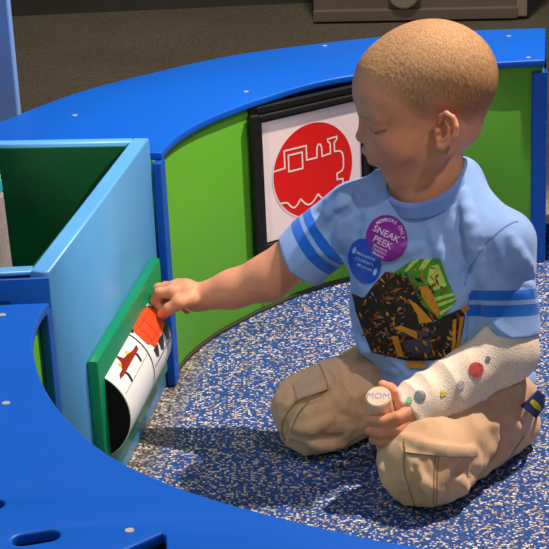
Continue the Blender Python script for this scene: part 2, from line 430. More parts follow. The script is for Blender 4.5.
sm = drum.modifiers.new('edge', 'EDGE_SPLIT'); sm.split_angle = math.radians(30)
bpy_sm = [f for f in drum.data.polygons]
link('end_cap', seg_drum(R0 - .0012, R0 + .002, RD - .0012), 'black_felt', drum)
Ld = R1 - R0; hs = .129
def rect(a, b, c, d): return [(a, c), (b, c), (b, d), (a, d)]
def circ(x, y, r, n=20): return [(x + r * math.cos(2 * math.pi * k / n), y + r * math.sin(2 * math.pi * k / n)) for k in range(n)]
link('seam_line', roll_mesh([rect(hs - .0016, hs + .0016, -.064, .0655)], RD + .0004), 'd_black', drum)
def arcw(s, a, b): return [(s - .004, a), (s + .001, a - .002), (s + .005, (a + b) / 2), (s + .002, b), (s - .004, b + .001), (s - .001, (a + b) / 2)]
dp = [('wheel', 'd_black', 1, [arcw(.043, .046, .028)]), ('wheel', 'd_black', 1, [arcw(.098, .048, .030)]),
      ('undercarriage', 'd_dred', 2, [[(.020, .0435), (.036, .042), (.112, .042), (.118, .047), (.110, .0475), (.100, .0475), (.080, .051), (.067, .0525), (.061, .0635), (.055, .053), (.042, .0475), (.028, .0475)]]),
      ('lamp', 'd_yellow', 1.5, [circ(.048, .0515, .0038)]), ('lamp', 'd_yellow', 1.5, [circ(.085, .0515, .0040)]),
      ('rail_line', 'd_grey', 1, [rect(.006, hs - .004, .0275, .0283)]),
      ('engine_body', 'd_red', 2, [[(.141, .056), (.150, .062), (.160, .0635), (.175, .0625), (.190, .0625), (.222, .0600), (.230, .052), (.231, .034), (.226, .026), (.205, .024), (.158, .022), (.152, .030), (.143, .034), (.140, .044)]]),
      ('engine_black', 'd_black', 1.4, [[(.136, .064), (.146, .0655), (.158, .0645), (.150, .060), (.138, .057)]]),
      ('engine_black', 'd_black', 1.5, [[(.184, .0655), (.214, .0655), (.222, .062), (.236, .052), (.236, .046), (.228, .044), (.214, .058), (.190, .0605)]]),
      ('engine_step', 'd_black', 1.4, [[(.150, .0225), (.152, .012), (.162, .008), (.168, .016), (.172, .022)]]),
      ('engine_step', 'd_black', 1.4, [[(.176, .023), (.178, .010), (.190, .006), (.198, .014), (.204, .023)]]),
      ('engine_step', 'd_black', 1.4, [[(.208, .024), (.210, .010), (.224, .006), (.234, .020), (.234, .036), (.228, .034), (.226, .026)]]),
      ('engine_panel_line', 'd_dred', 2.6, [rect(.158, .214, .030, .0307), rect(.158, .214, .054, .0547), rect(.158, .1592, .030, .0545), rect(.2128, .214, .030, .0545), rect(.184, .1852, .030, .0545)]),
      ('grey_ground', 'd_grey', .8, [rect(.138, .236, .003, .0055)])]
for nm, mt, lv, polys in dp: link(nm, roll_mesh(polys, RD + .0003 * lv + .0002), mt, drum)

# ---- framed train poster on the far bench
P0 = V3(-.022, 2.494); pu = V3(.831, .556); pn = V3(.556, -.831)
PU, PN = V3(*pu, 0), V3(*pn, 0)
def wp(s, off, z): q = P0 + pu * s + pn * off; return V3(q[0], q[1], z)
fp = empty('framed_poster', tuple(wp(.11, .01, .06)), 'black framed poster of a white outlined train on a red disc', 'poster')
def fbx(sa, sb, oa, ob, za, zb, bev=.0015):
    return box_mesh((sb - sa, zb - za, ob - oa), frame_mat(wp((sa + sb) / 2, (oa + ob) / 2, (za + zb) / 2), PU, Z3, PN), bev)
fo = -.0215
link('backing_board', fbx(.002, .236, fo, fo + .010, .088, .3275), 'black', fp)
link('frame', join([fbx(-.003, .014, fo + .010, fo + .022, .088, .3195, .003), fbx(.222, .240, fo + .010, fo + .022, .088, .3195, .003), fbx(.014, .222, fo + .010, fo + .019, .308, .3165, .003), fbx(.014, .222, fo + .010, fo + .013, .318, .3275, .001),
                    fbx(.014, .020, fo + .010, fo + .016, .106, .309, .001), fbx(.208, .222, fo + .010, fo + .016, .106, .309, .001), fbx(.014, .222, fo + .010, fo + .017, .102, .112, .002)]), 'black', fp, False)
gl = link('lower_panel', fbx(.014, .222, fo + .0102, fo + .0108, .088, .103, 0), 'p_grey', fp)
pp = link('poster_sheet', fbx(.022, .206, fo + .0102, fo + .0115, .114, .303, 0), 'poster', fp)
def flat(polys, off, z_off=0):
    vs, fs = [], []
    for poly in polys:
        b = len(vs); vs += [wp(x, off, z) for x, z in poly]; fs.append(list(range(b, b + len(poly))))
    return mesh_of(vs, fs)
def line_poly(pts, w):
    pts = [V3(*p) for p in pts]; L, Rr = [], []
    for i, q in enumerate(pts):
        a = q - pts[i - 1] if i else pts[1] - q; b = pts[i + 1] - q if i < len(pts) - 1 else a
        a = a / (np.linalg.norm(a) + 1e-9); b = b / (np.linalg.norm(b) + 1e-9)
        n1 = V3(-a[1], a[0]); n2 = V3(-b[1], b[0]); m = n1 + n2; m = m / (np.linalg.norm(m) + 1e-9); k = w / 2 / max(.5, float(m @ n1))
        L.append(q + m * k); Rr.append(q - m * k)
    return [[tuple(L[i]), tuple(L[i + 1]), tuple(Rr[i + 1]), tuple(Rr[i])] for i in range(len(pts) - 1)]
DC = (.1130, .2105); DR = .0750
link('red_disc', flat([circ(DC[0], DC[1], DR, 72)], fo + .0120), 'poster_red', pp)
def dz(x, z): return (DC[0] + (x * .955 - .035 + (.0 if x > -.8 else -.02)) * DR, DC[1] + (z * .95 - .02) * DR)
body = [(-.97, .20), (-.70, .22), (-.70, .60), (-.13, .60), (-.13, .28), (.14, .28), (.15, .50), (.185, .56), (.235, .56), (.27, .50), (.28, .28),
        (.50, .30), (.50, .52), (.44, .58), (.44, .63), (.68, .64), (.68, .58), (.61, .52), (.61, .32), (.76, .30), (.82, .24), (.84, .14), (.84, -.06), (.80, -.15), (.72, -.18), (.66, -.19), (.66, -.33), (.81, -.34), (.81, -.47), (.68, -.48)]
def scal(x0, x1, z, n=9, d=.17): return [(x0 + (x1 - x0) * k / n, z - d * math.sin(math.pi * k / n)) for k in range(n + 1)]
body += [(.62, -.52)] + scal(.58, .14, -.55) + scal(.12, -.32, -.56) + scal(-.34, -.66, -.57, 8, .14) + [(-.72, -.55), (-.84, -.54)]
win = [(-.60, .48), (-.24, .48), (-.24, .12), (-.60, .12), (-.60, .48), (-.55, .48)]
link('train_outline', flat(line_poly([dz(*q) for q in body], .0026) + line_poly([dz(*q) for q in win], .0026), fo + .0125), 'poster_white', pp)
# the white hair line that rings the red disc
link('disc_rim', flat(line_poly(circ(DC[0], DC[1], DR + .0004, 72) + [(DC[0] + DR + .0004, DC[1])], .0016), fo + .0123), 'poster_white', pp)

# ---- background pieces
pl = empty('display_plinth', (.44, 4.62, 0), 'brown display plinth with pale right edge standing on the carpet behind', 'plinth')
link('front_board', box_mesh((.53, .30, .8), Matrix.Translation((.415, 4.665, .40)) @ Matrix.Rotation(-.12, 4, 'Z'), .004), 'tree', pl)
link('edge_strip', box_mesh((.028, .31, .8), Matrix.Translation((.690, 4.625, .40)) @ Matrix.Rotation(-.12, 4, 'Z'), .004), 'tree_edge', pl)
link('base_rail', box_mesh((.532, .02, .03), Matrix.Translation((.397, 4.507, .012)) @ Matrix.Rotation(-.12, 4, 'Z'), .003), 'tree', pl)
link('round_boss', cyl_mesh((.367, 4.490, .072), (.373, 4.530, .072), .042, None, 40, .004), 'tree_edge', pl, False)
o = link('partition_panel', box_mesh((.30, .03, 1.3), Matrix.Translation((-.528, 2.60, .65)), .003), 'partition'); tag(o, 'pale blue upright panel behind the bench at the upper left edge', 'partition'); recenter(o)

# ================================================================== SDF tools for soft shapes
def nrmz(v): v = np.asarray(v, float); return v / np.linalg.norm(v)
def length(P): return np.sqrt((P * P).sum(-1))
def cap(P, a, b, ra, rb):
    a = np.asarray(a, float); b = np.asarray(b, float); d = b - a
    t = np.clip(((P - a) @ d) / (d @ d), 0, 1); return length(P - a - t[..., None] * d) - (ra + (rb - ra) * t)
def sph(P, c, r): return length(P - np.asarray(c)) - r
def ell(P, c, r, Rm=None):
    q = P - np.asarray(c)
    if Rm is not None: q = q @ Rm.T
    r = np.asarray(r); k0 = length(q / r); k1 = length(q / (r * r)) + 1e-9; return k0 * (k0 - 1) / k1
def smin(a, b, k):
    h = np.maximum(k - np.abs(a - b), 0) / k; return np.minimum(a, b) - h * h * k * .25
def smax(a, b, k): return -smin(-a, -b, k)
def chain(P, pts, rs, k=.004):
    d = None
    for i in range(len(pts) - 1):
        e = cap(P, pts[i], pts[i + 1], rs[i], rs[i + 1]); d = e if d is None else smin(d, e, k)
    return d
def hsh(i, j, k):
    n = (i * 374761393 + j * 668265263 + k * 2147483647 + 1274126177) & 0xffffffff
    n = ((n ^ (n >> 13)) * 1274126177) & 0xffffffff; return ((n ^ (n >> 16)) & 0xffff) / 65535.
def noise(P, s, off=0):
    q = P * s + 100 + off; i = np.floor(q).astype(np.int64); f = q - i; f = f * f * (3 - 2 * f); x, y, z = i[..., 0], i[..., 1], i[..., 2]; r = 0
    for a in (0, 1):
        for b in (0, 1):
            for c in (0, 1):
                w = (f[..., 0] if a else 1 - f[..., 0]) * (f[..., 1] if b else 1 - f[..., 1]) * (f[..., 2] if c else 1 - f[..., 2]); r = r + w * hsh(x + a, y + b, z + c)
    return r * 2 - 1
def ridge(P, s, off=0): return 1 - np.abs(noise(P, s, off)) * 2

def surface(f, lo, hi, h, blk=8):
    lo = np.array(lo, float); n = (np.ceil((np.array(hi) - lo) / h / blk).astype(int)) * blk; nb = n // blk
    g = np.stack(np.meshgrid(*[(np.arange(k) + .5) * blk * h for k in nb], indexing='ij'), -1) + lo
    c = f(g.reshape(-1, 3)).reshape(nb)
    act = np.abs(c) < blk * h * .87 * 1.25 + .003
    Vv = np.repeat(np.repeat(np.repeat(np.where(c < 0, -1., 1.).astype(np.float32), blk, 0), blk, 1), blk, 2)
    Vv = np.pad(Vv, ((0, 1),) * 3, constant_values=1)
    idx = np.argwhere(act); loc = np.stack(np.meshgrid(*[np.arange(blk + 1)] * 3, indexing='ij'), -1).reshape(-1, 3)
    for s in range(0, len(idx), 400):
        I = idx[s:s + 400, None, :] * blk + loc[None]; I = I.reshape(-1, 3)
        Vv[I[:, 0], I[:, 1], I[:, 2]] = f(I * h + lo)
    ins = Vv < 0
    a = [ins[:-1] if False else None]
    cnt = sum(ins[i:ins.shape[0] - 1 + i, j:ins.shape[1] - 1 + j, k:ins.shape[2] - 1 + k].astype(np.int8) for i in (0, 1) for j in (0, 1) for k in (0, 1))
    cells = np.argwhere((cnt > 0) & (cnt < 8)); cid = -np.ones(cnt.shape, dtype=np.int64); cid[cells[:, 0], cells[:, 1], cells[:, 2]] = np.arange(len(cells))
    acc = np.zeros((len(cells), 3)); num = np.zeros(len(cells)); crn = [(i, j, k) for i in (0, 1) for j in (0, 1) for k in (0, 1)]
    for p in crn:
        for ax in range(3):
            if p[ax]: continue
            q = list(p); q[ax] = 1
            va = Vv[cells[:, 0] + p[0], cells[:, 1] + p[1], cells[:, 2] + p[2]]; vb = Vv[cells[:, 0] + q[0], cells[:, 1] + q[1], cells[:, 2] + q[2]]
            m = (va < 0) != (vb < 0); t = np.where(m, va / np.where(m, va - vb, 1), 0)
            pos = np.tile(np.array(p, float), (len(cells), 1)); pos[:, ax] += t
            acc[m] += pos[m]; num[m] += 1
    vs = (cells + acc / num[:, None]) * h + lo
    for _ in range(2):                      # settle the vertices on the true surface
        e = h * .5; d0 = f(vs); G = np.stack([(f(vs + np.eye(3)[i] * e) - f(vs - np.eye(3)[i] * e)) / (2 * e) for i in range(3)], 1)
        st = -d0[:, None] * G / np.maximum((G * G).sum(1), .2)[:, None]; ln = length(st); st *= np.minimum(1, h * .6 / np.maximum(ln, 1e-9))[:, None]; vs = vs + st
    qs = []
    for ax in range(3):
        b, c2 = (ax + 1) % 3, (ax + 2) % 3
        s1 = [slice(None)] * 3; s2 = [slice(None)] * 3; s1[ax] = slice(0, -1); s2[ax] = slice(1, None)
        A, B = ins[tuple(s1)], ins[tuple(s2)]; E = np.argwhere(A != B)
        ok = (E[:, b] > 0) & (E[:, c2] > 0) & (E[:, b] < cnt.shape[b]) & (E[:, c2] < cnt.shape[c2]); E = E[ok]
        fl = A[E[:, 0], E[:, 1], E[:, 2]]
        def cc(db, dc):
            K = E.copy(); K[:, b] += db; K[:, c2] += dc; return cid[K[:, 0], K[:, 1], K[:, 2]]
        Q = np.stack([cc(-1, -1), cc(0, -1), cc(0, 0), cc(-1, 0)], 1); Q[~fl] = Q[~fl][:, ::-1]; qs.append(Q)
    return vs, np.concatenate(qs)
def np_mesh(vs, qs):
    me = bpy.data.meshes.new('m'); me.vertices.add(len(vs)); me.vertices.foreach_set('co', np.asarray(vs, np.float32).ravel())
    me.loops.add(qs.size); me.loops.foreach_set('vertex_index', qs.ravel().astype(np.int32)); me.polygons.add(len(qs))
    me.polygons.foreach_set('loop_start', np.arange(0, qs.size, 4, dtype=np.int32)); me.polygons.foreach_set('loop_total', np.full(len(qs), 4, np.int32))
    me.update(calc_edges=True); me.validate(); return me
def drop_small(vs, qs):
    """keep the largest connected shell"""
    par = np.arange(len(vs))
    for _ in range(400):
        m = par[qs].min(1); new = par.copy()
        for k in range(4): np.minimum.at(new, qs[:, k], m)
        new = new[new]
        if (new == par).all(): break
        par = new
    ids, c = np.unique(par, return_counts=True); keep = par == ids[c.argmax()]
    mp = np.cumsum(keep) - 1; return vs[keep], mp[qs[keep[qs[:, 0]]]]
def fattr(me, name, vals):
    a = me.attributes.new(name, 'FLOAT', 'POINT'); a.data.foreach_set('value', np.asarray(vals, np.float32))
def cattr(me, name, cols):
    a = me.attributes.new(name, 'FLOAT_COLOR', 'POINT'); a.data.foreach_set('color', np.concatenate([cols, np.ones((len(cols), 1))], 1).astype(np.float32).ravel())

# ================================================================== THE CHILD
#@@JOINTS
HC = V3(.195, 2.045, .456)                       # centre of the head
hyaw, hpitch, hroll = math.radians(180), math.radians(20), math.radians(0)
# chin tucked, face turned to the child's right
hf = V3(math.cos(hyaw) * math.cos(hpitch), math.sin(hyaw) * math.cos(hpitch), -math.sin(hpitch))
hl = nrmz(np.cross(V3(0, 0, 1), hf)); hu = np.cross(hf, hl)
HR = np.stack([hf, hl, hu])                      # world -> head rows
def to_head(P): return (P - HC) @ HR.T
def from_head(q): return np.asarray(q) @ HR + HC

NK = V3(.194, 2.056, .355)                       # base of the neck
SL = V3(.282, 2.005, .284); SR = V3(.104, 2.090, .304)     # shoulders
TC = V3(.193, 2.050, .238); TB = V3(.193, 2.048, .140); PV = V3(.236, 2.066, .072)
EL = V3(.280, 1.967, .156); WL = V3(.158, 1.920, .104)     # left elbow (in the cast) and wrist
ER = V3(-.008, 2.105, .213); WR = V3(-.102, 2.124, .182)   # right elbow and wrist
KR = V3(.046, 2.040, .053); KL = V3(.170, 1.889, .049)     # knees
HPR = V3(.172, 2.105, .078); HPL = V3(.270, 2.000, .078)   # hips
AR = V3(.200, 2.130, .030); AL = V3(.292, 2.022, .032)     # ankles
tl = nrmz(SL - SR); tu = nrmz(NK - TB); tf = nrmz(np.cross(tl, tu)); tl = np.cross(tu, tf)
TR = np.stack([tl, tf, tu])                      # rows: left, front, up   (tf points out of the chest)

def skull(q):
    d = ell(q, (-.004, 0, .031), (.079, .066, .063))
    d = smin(d, ell(q, (-.040, 0, .012), (.048, .056, .048)), .02)
    d = smin(d, sph(q, (-.016, 0, -.038), .036), .03)                 # nape
    d = smin(d, ell(q, (.038, 0, .026), (.044, .054, .047)), .02)
    d = smin(d, ell(q, (.030, 0, -.022), (.048, .049, .046)), .025)
    return d
def head_sdf(q):
    y = np.abs(q[..., 1]); m = np.stack([q[..., 0], y, q[..., 2]], -1)
    d = skull(q)
    d = smin(d, ell(q, (.050, 0, -.026), (.0385, .040, .042)), .015)  # middle of the face
    d = smin(d, sph(m, (.052, .030, -.029), .0235), .018)             # cheeks
    d = smin(d, cap(m, (.004, .043, -.047), (.060, .012, -.073), .0150, .0135), .014)
    d = smin(d, sph(q, (.056, 0, -.064), .019), .012)   # jaw
    d = smin(d, ell(q, (.0710, 0, -.0700), (.0145, .015, .0130)), .012) # chin
    d = smin(d, ell(q, (.0745, 0, -.038), (.0200, .024, .019)), .012) # muzzle
    d = smin(d, cap(m, (.076, .012, .016), (.062, .040, .014), .006, .006), .012)     # brow
    d = smax(d, -ell(m, (.090, .027, .004), (.014, .017, .0100)), .012)               # sockets
    d = smin(d, ell(m, (.0620, .0300, .0025), (.0130, .0160, .0120)), .004)          # closed lids over the eyes
    lash = smin(cap(m, (.0785, .0180, -.0005), (.0730, .0310, -.0035), .0009, .0012), cap(m, (.0730, .0310, -.0035), (.0580, .0465, -.0015), .0012, .0007), .001)
    d = smax(d, -lash, .0015)                                         # lash crease
    d = smin(d, cap(q, (.0795, 0, .006), (.0905, 0, -.010), .0048, .0058), .010)      # nose
    d = smin(d, sph(q, (.0915, 0, -.0118), .0063), .005)
    d = smin(d, sph(m, (.0862, .0072, -.0158), .0052), .004)
    d = smax(d, -sph(m, (.0900, .0040, -.0212), .0021), .002)
    d = smin(d, ell(q, (.0905, 0, -.0295), (.0076, .0145, .0050)), .005)              # upper lip
    d = smin(d, ell(q, (.0885, 0, -.0445), (.0074, .0125, .0052)), .004)              # lower lip
    d = smax(d, -cap(m, (.1010, 0, -.0372), (.0880, .0175, -.0395), .0011, .0006), .002)
    # ears
    ea = math.radians(28); ec = V3(-.004, .0615, -.0215)
    e = m - ec; e = np.stack([.83 * e[..., 0] + .56 * e[..., 2], e[..., 1], -.56 * e[..., 0] + .83 * e[..., 2]], -1)
    ux = e[..., 0] * math.cos(ea) - e[..., 1] * math.sin(ea); w = e[..., 0] * math.sin(ea) + e[..., 1] * math.cos(ea)
    E = np.stack([ux, w, e[..., 2]], -1)                              # x: towards the face, y: outwards
    er = ell(E, (-.006, .004, .000), (.0150, .0060, .0215))
    er = smax(er, -ell(E, (-.0030, .0090, -.001), (.0090, .0080, .0125)), .003)
    hel = [V3(.004, .006, .006), V3(.004, .009, .016), V3(-.003, .0105, .0215), V3(-.012, .0115, .0195), V3(-.0185, .0115, .010), V3(-.0190, .0105, -.002), V3(-.0150, .0090, -.012), V3(-.0090, .0075, -.019)]
    er = smin(er, chain(E, hel, [.0026, .0028, .003, .003, .003, .0028, .0026, .003], .002), .003)
    er = smin(er, sph(E, (-.0040, .006, -.0205), .0056), .004)
    er = smin(er, sph(E, (.0040, .0055, -.0040), .0035), .003)        # tragus
    anti = [V3(-.0045, .0085, .0115), V3(-.0105, .0090, .004), V3(-.0105, .0085, -.006), V3(-.005, .0080, -.0125)]
    er = smin(er, chain(E, anti, [.0022] * 4, .002), .002)
    er = smin(er, ell(E, (-.004, -.005, -.002), (.011, .0075, .015)), .004)
    return smin(d, er, .004)

# right hand reaching round the roller, left hand closed round the token
RH = dict(
    palm=[WR, V3(-0.1160, 2.1220, 0.1910), V3(-0.1320, 2.1200, 0.1920)],
    fingers=[([V3(-0.1320, 2.1080, 0.1970), V3(-0.1500, 2.1120, 0.1960), V3(-0.1560, 2.1160, 0.1850), V3(-0.1520, 2.1140, 0.1760)], [.0078, .0072, .0066, .0060]),
             ([V3(-0.1320, 2.1200, 0.1990), V3(-0.1520, 2.1300, 0.1950), V3(-0.1540, 2.1380, 0.1830), V3(-0.1450, 2.1380, 0.1710)], [.0078, .0072, .0066, .0060]),
             ([V3(-0.1280, 2.1320, 0.1970), V3(-0.1440, 2.1460, 0.1910), V3(-0.1420, 2.1540, 0.1730), V3(-0.1320, 2.1520, 0.1630)], [.0075, .0070, .0064, .0058]),
             ([V3(-0.1220, 2.1420, 0.1910), V3(-0.1300, 2.1560, 0.1790), V3(-0.1240, 2.1580, 0.1610), V3(-0.1180, 2.1540, 0.1540)], [.0070, .0064, .0060, .0056]),
             ([V3(-0.1100, 2.1060, 0.1870), V3(-0.1250, 2.0940, 0.1880), V3(-0.1380, 2.0940, 0.1800), V3(-0.1475, 2.1000, 0.1710)], [.0095, .0088, .0080, .0070])])
TK0 = V3(.1235, 1.9165, .096); TKA = nrmz(V3(-.14, -.46, .85))      # token base and axis
def left_fingers():
    return [([V3(0.1540, 1.8970, 0.1130), V3(0.1380, 1.8840, 0.1120), V3(0.1200, 1.8840, 0.1080), V3(0.1080, 1.8940, 0.1050)], [.0078, .0074, .0070, .0062]),
            ([V3(0.1540, 1.8950, 0.1000), V3(0.1370, 1.8810, 0.0980), V3(0.1180, 1.8820, 0.0940), V3(0.1060, 1.8920, 0.0920)], [.0078, .0074, .0070, .0062]),
            ([V3(0.1550, 1.8970, 0.0870), V3(0.1390, 1.8830, 0.0840), V3(0.1210, 1.8840, 0.0810), V3(0.1100, 1.8930, 0.0800)], [.0075, .0070, .0066, .0060]),
            ([V3(0.1560, 1.9000, 0.0750), V3(0.1430, 1.8880, 0.0720), V3(0.1280, 1.8880, 0.0700), V3(0.1180, 1.8950, 0.0690)], [.0068, .0064, .0060, .0056]),
            ([V3(0.1520, 1.9250, 0.1040), V3(0.1440, 1.9330, 0.1160), V3(0.1340, 1.9350, 0.1260), V3(0.1250, 1.9320, 0.1330)], [.0088, .0082, .0074, .0064])]
LH = dict(palm=[WL, V3(0.1580, 1.9070, 0.1040), V3(0.1560, 1.9030, 0.0880)], fingers=left_fingers())
def hand_sdf(P, Hd, palm_r=(.018, .017, .015)):
    pw = Hd['palm']; d = cap(P, pw[0], pw[1], palm_r[0] - .001, palm_r[1]); 
    for pts, rs in Hd['fingers'][:4]: d = smin(d, cap(P, pw[1], pts[0], .013, .009), .008)
    for i, (pts, rs) in enumerate(Hd['fingers']):
        c = chain(P, pts, rs, .0025)
        if i == 4: c = smin(c, cap(P, pw[0], pts[0], .012, .0095), .006)
        d = smin(d, c, .0035 if i < 4 else .005)
    return d
def local(P, c, r, fn):
    """evaluate fn only inside a ball; outside it the distance to the ball is a safe bound"""
    ds = length(P - c) - r; out = np.maximum(ds, 0) + .03; m = ds < 0
    if m.any(): out[m] = fn(P[m])
    return out
def body_sdf(P):
    d = local(P, HC, .155, lambda Q: head_sdf(to_head(Q)))
    d = smin(d, cap(P, from_head((.010, 0, -.045)), NK + V3(.0, .002, -.01), .034, .040), .008)
    d = smin(d, cap(P, NK, TC, .036, .042), .03); d = smin(d, cap(P, TC, PV, .045, .05), .03)
    d = smin(d, cap(P, NK + V3(0, 0, -.035), SL, .026, .027), .02); d = smin(d, cap(P, NK + V3(0, 0, -.035), SR, .026, .027), .02)
    d = smin(d, cap(P, SL, EL, .029, .025), .01); d = smin(d, cap(P, EL, WL, .025, .020), .01)
    d = smin(d, cap(P, SR, ER, .029, .0295), .01)
    d = smin(d, cap(P, ER, (ER + WR) / 2 + V3(0, 0, -.002), .0295, .0245), .01); d = smin(d, cap(P, (ER + WR) / 2 + V3(0, 0, -.002), WR, .0245, .0175), .01)
    for k, a, hp in ((KL, AL, HPL), (KR, AR, HPR)):
        d = smin(d, cap(P, hp, k, .045, .035), .02); d = smin(d, cap(P, k + V3(0, 0, -.012), a, .030, .024), .01)
    d = smin(d, local(P, V3(-.125, 2.12, .18), .10, lambda Q: hand_sdf(Q, RH)), .006); d = smin(d, local(P, V3(.14, 1.905, .10), .10, lambda Q: hand_sdf(Q, LH, (.018, .016, .014))), .006)
    return d

# clothes --------------------------------------------------------------
def tloc(P): return (P - TB) @ TR.T
def torso_cloth(P):
    q = tloc(P)
    d = ell(q, (.006, .002, .120), (.090, .060, .085))
    d = smin(d, ell(q, (.018, .010, .040), (.101, .068, .080)), .05)
    d = smin(d, ell(q, (.030, -.004, -.045), (.100, .074, .050)), .04)
    return d
sleeve_l = nrmz(EL - SL); sleeve_r = nrmz(ER - SR)
SLE = .112; SRE = .098
def shirt_sdf(P):
    d = torso_cloth(P)
    for a, b in ((SL, .036), (SR, .034)): d = smin(d, cap(P, NK + V3(0, 0, -.022), a + V3(0, 0, -.004), .034, b), .03)
    d = smin(d, cap(P, NK + tl * .040 + tu * .000 - tf * .012, SL + V3(-.03, .006, .006), .021, .030), .02)
    d = smin(d, cap(P, NK - tl * .036 - tu * .004 - tf * .015, SR + V3(.02, .006, .004), .020, .030), .02)
    d = smin(d, cap(P, NK + tl * .03 - tf * .036 - tu * .012, NK - tl * .03 - tf * .036 - tu * .012, .024, .024), .02)
    d = smin(d, cap(P, V3(.137, 2.056, .268), V3(.146, 2.050, .165), .040, .046), .03)
    tsl = (P - SL) @ sleeve_l; tsr = (P - SR) @ sleeve_r
    sl = cap(P, SL, SL + sleeve_l * (SLE + .03), .034, .0405); sr = cap(P, SR + V3(0, 0, -.003), SR + sleeve_r * (SRE + .03) + V3(0, 0, -.012), .036, .0425)
    # open sleeve ends with room for the arm inside
    sl = smax(sl, tsl - SLE, .003); sr = smax(sr, tsr - SRE, .003)
    sl = smax(sl, -smax(cap(P, SL + sleeve_l * .06, SL + sleeve_l * (SLE + .04), .0325, .0370), .078 - tsl, .004), .003)
    sr = smax(sr, -smax(cap(P, SR + sleeve_r * .05 + V3(0, 0, -.005), SR + sleeve_r * (SRE + .04) + V3(0, 0, -.013), .031, .0390), .070 - tsr, .004), .003)
    d1 = smin(d, sl, .014); d1 = smin(d1, sr, .018)
    # wrinkles
    q = tloc(P)
    wr = .0026 * ridge(np.stack([q[..., 0] * .8 + q[..., 2] * .9, q[..., 1] * .6, q[..., 2] * .5 - q[..., 0] * .3], -1), 26) + .0030 * noise(q * V3(1.4, 1, .6), 17, 5)
    amp = 1 + 1.3 * np.exp(-((length(P - (SL + sleeve_l * .05)) / .05) ** 2)) + 1.4 * np.exp(-((length(P - (SR + sleeve_r * .04)) / .05) ** 2)) + 1.6 * np.exp(-((q[..., 2] + .03) / .03) ** 2)
    d1 = d1 - wr * amp
    d1 = crease(d1, P, SHIRT_FOLDS)
    for a, b, r in FOLDS: d1 = smin(d1, cap(P, a, b, r, r * .5), .012)
    # neck opening, hem
    nd = cap(P, NK + tu * -.014 + tf * .010, NK + tu * .08 + tf * .01, .046, .050)
    d1 = smax(d1, -nd, .004)
    hem = -(q[..., 2] + .062 + .006 * np.sin(q[..., 0] * 60) + .012 * (q[..., 1] / .07))
    return smax(d1, hem, .004)
FOLDS = [(SL + V3(-.035, -.030, -.03), TB + tl * .03 + tf * .078 + tu * .03, .004), (SR + V3(.02, -.034, -.03), TB + tl * -.05 + tf * .066 + tu * .05, .004),
         (TB + tl * .085 + tu * .06 + tf * .02, TB + tl * .03 + tf * .077 + tu * -.01, .004), (TB + tl * .09 + tu * .02 + tf * .01, TB + tl * .05 + tf * .07 + tu * -.035, .004)]
def collar_sdf(P):
    ax = nrmz(tu + tf * .50 - tl * .16)               # the ring dips at the front
    c = NK + tu * -.006 + tf * .006
    w = (P - c) @ ax; rad = P - c - w[..., None] * ax; r = length(rad) - (.0520 - .35 * w)
    return length(np.stack([r, np.maximum(np.abs(w) - .0065, 0)], -1)) - .0034
def seg_t(P, a, b):
    d = b - a; return ((P - a) @ d) / (d @ d)
def crease(d, P, folds):
    # raised folds (r > 0) and pressed-in creases (r < 0) following drawn lines
    sel = np.abs(d) < .02
    if folds and sel.ndim == 1 and not sel.all():
        d = d.copy(); d[sel] = crease(d[sel], P[sel], folds) if sel.any() else d[sel]; return d
    for pts, r in folds:
        n = len(pts) - 1
        for i in range(n):
            w0, w1 = (1 - abs(2 * i / n - 1) * .6), (1 - abs(2 * (i + 1) / n - 1) * .6)
            r = r * 1.0
            if r > 0: d = smin(d, cap(P, pts[i], pts[i + 1], r * w0, r * w1), .010)
            else: d = smax(d, -cap(P, pts[i], pts[i + 1], -r * w0, -r * w1), .008)
    return d
def trouser_sdf(P):
    d = None
    for k, a, hp, sg in ((KL, AL, HPL, 1), (KR, AR, HPR, -1)):
        th = cap(P, hp, k, .052, .048)
        th = smin(th, sph(P, k + nrmz(k - hp) * .003, .050), .02)
        sh = cap(P, k + V3(0, 0, -.012), a, .044, .036)
        e = smin(th, sh, .016); d = e if d is None else smin(d, e, .02)
    d = smin(d, ell(P, PV + V3(.006, .008, .0), (.082, .080, .068)), .03)
    d = smax(d, P[..., 2] * -1 + .001, .012)
    w = .0026 * ridge(P * V3(1, 1, 1.6), 19, 3) + .0016 * ridge(P * V3(1.3, .8, 1), 42, 9) + .002 * noise(P, 28, 2)
    d = d - w
    d = crease(d, P, LEG_FOLDS)
    return smax(smax(d, .0015 - P[..., 2], .004), P[..., 2] - .20, .004)
TF, TG = [], []
FOLDING = [False]
cst = [SL + sleeve_l * .088, EL, WL + nrmz(WL - EL) * .002]
def cast_sdf(P):
    a0 = nrmz(cst[2] - cst[1])
    d = cap(P, cst[0], cst[1], .034, .0345); d = smin(d, cap(P, cst[1], cst[2] + V3(0, 0, -.003), .0345, .0350), .02)
    tw = (P - cst[1]) @ a0
    d = d - .0020 * ridge(np.stack([tw + .25 * (P[..., 2]), P[..., 1] * .3, P[..., 2] * .3], -1), 45, 7) - .0008 * noise(P, 60, 3)
    e = (P - cst[2]) @ a0 - .0045 * noise(P, 90, 1) - .006
    return smax(d, e, .003)

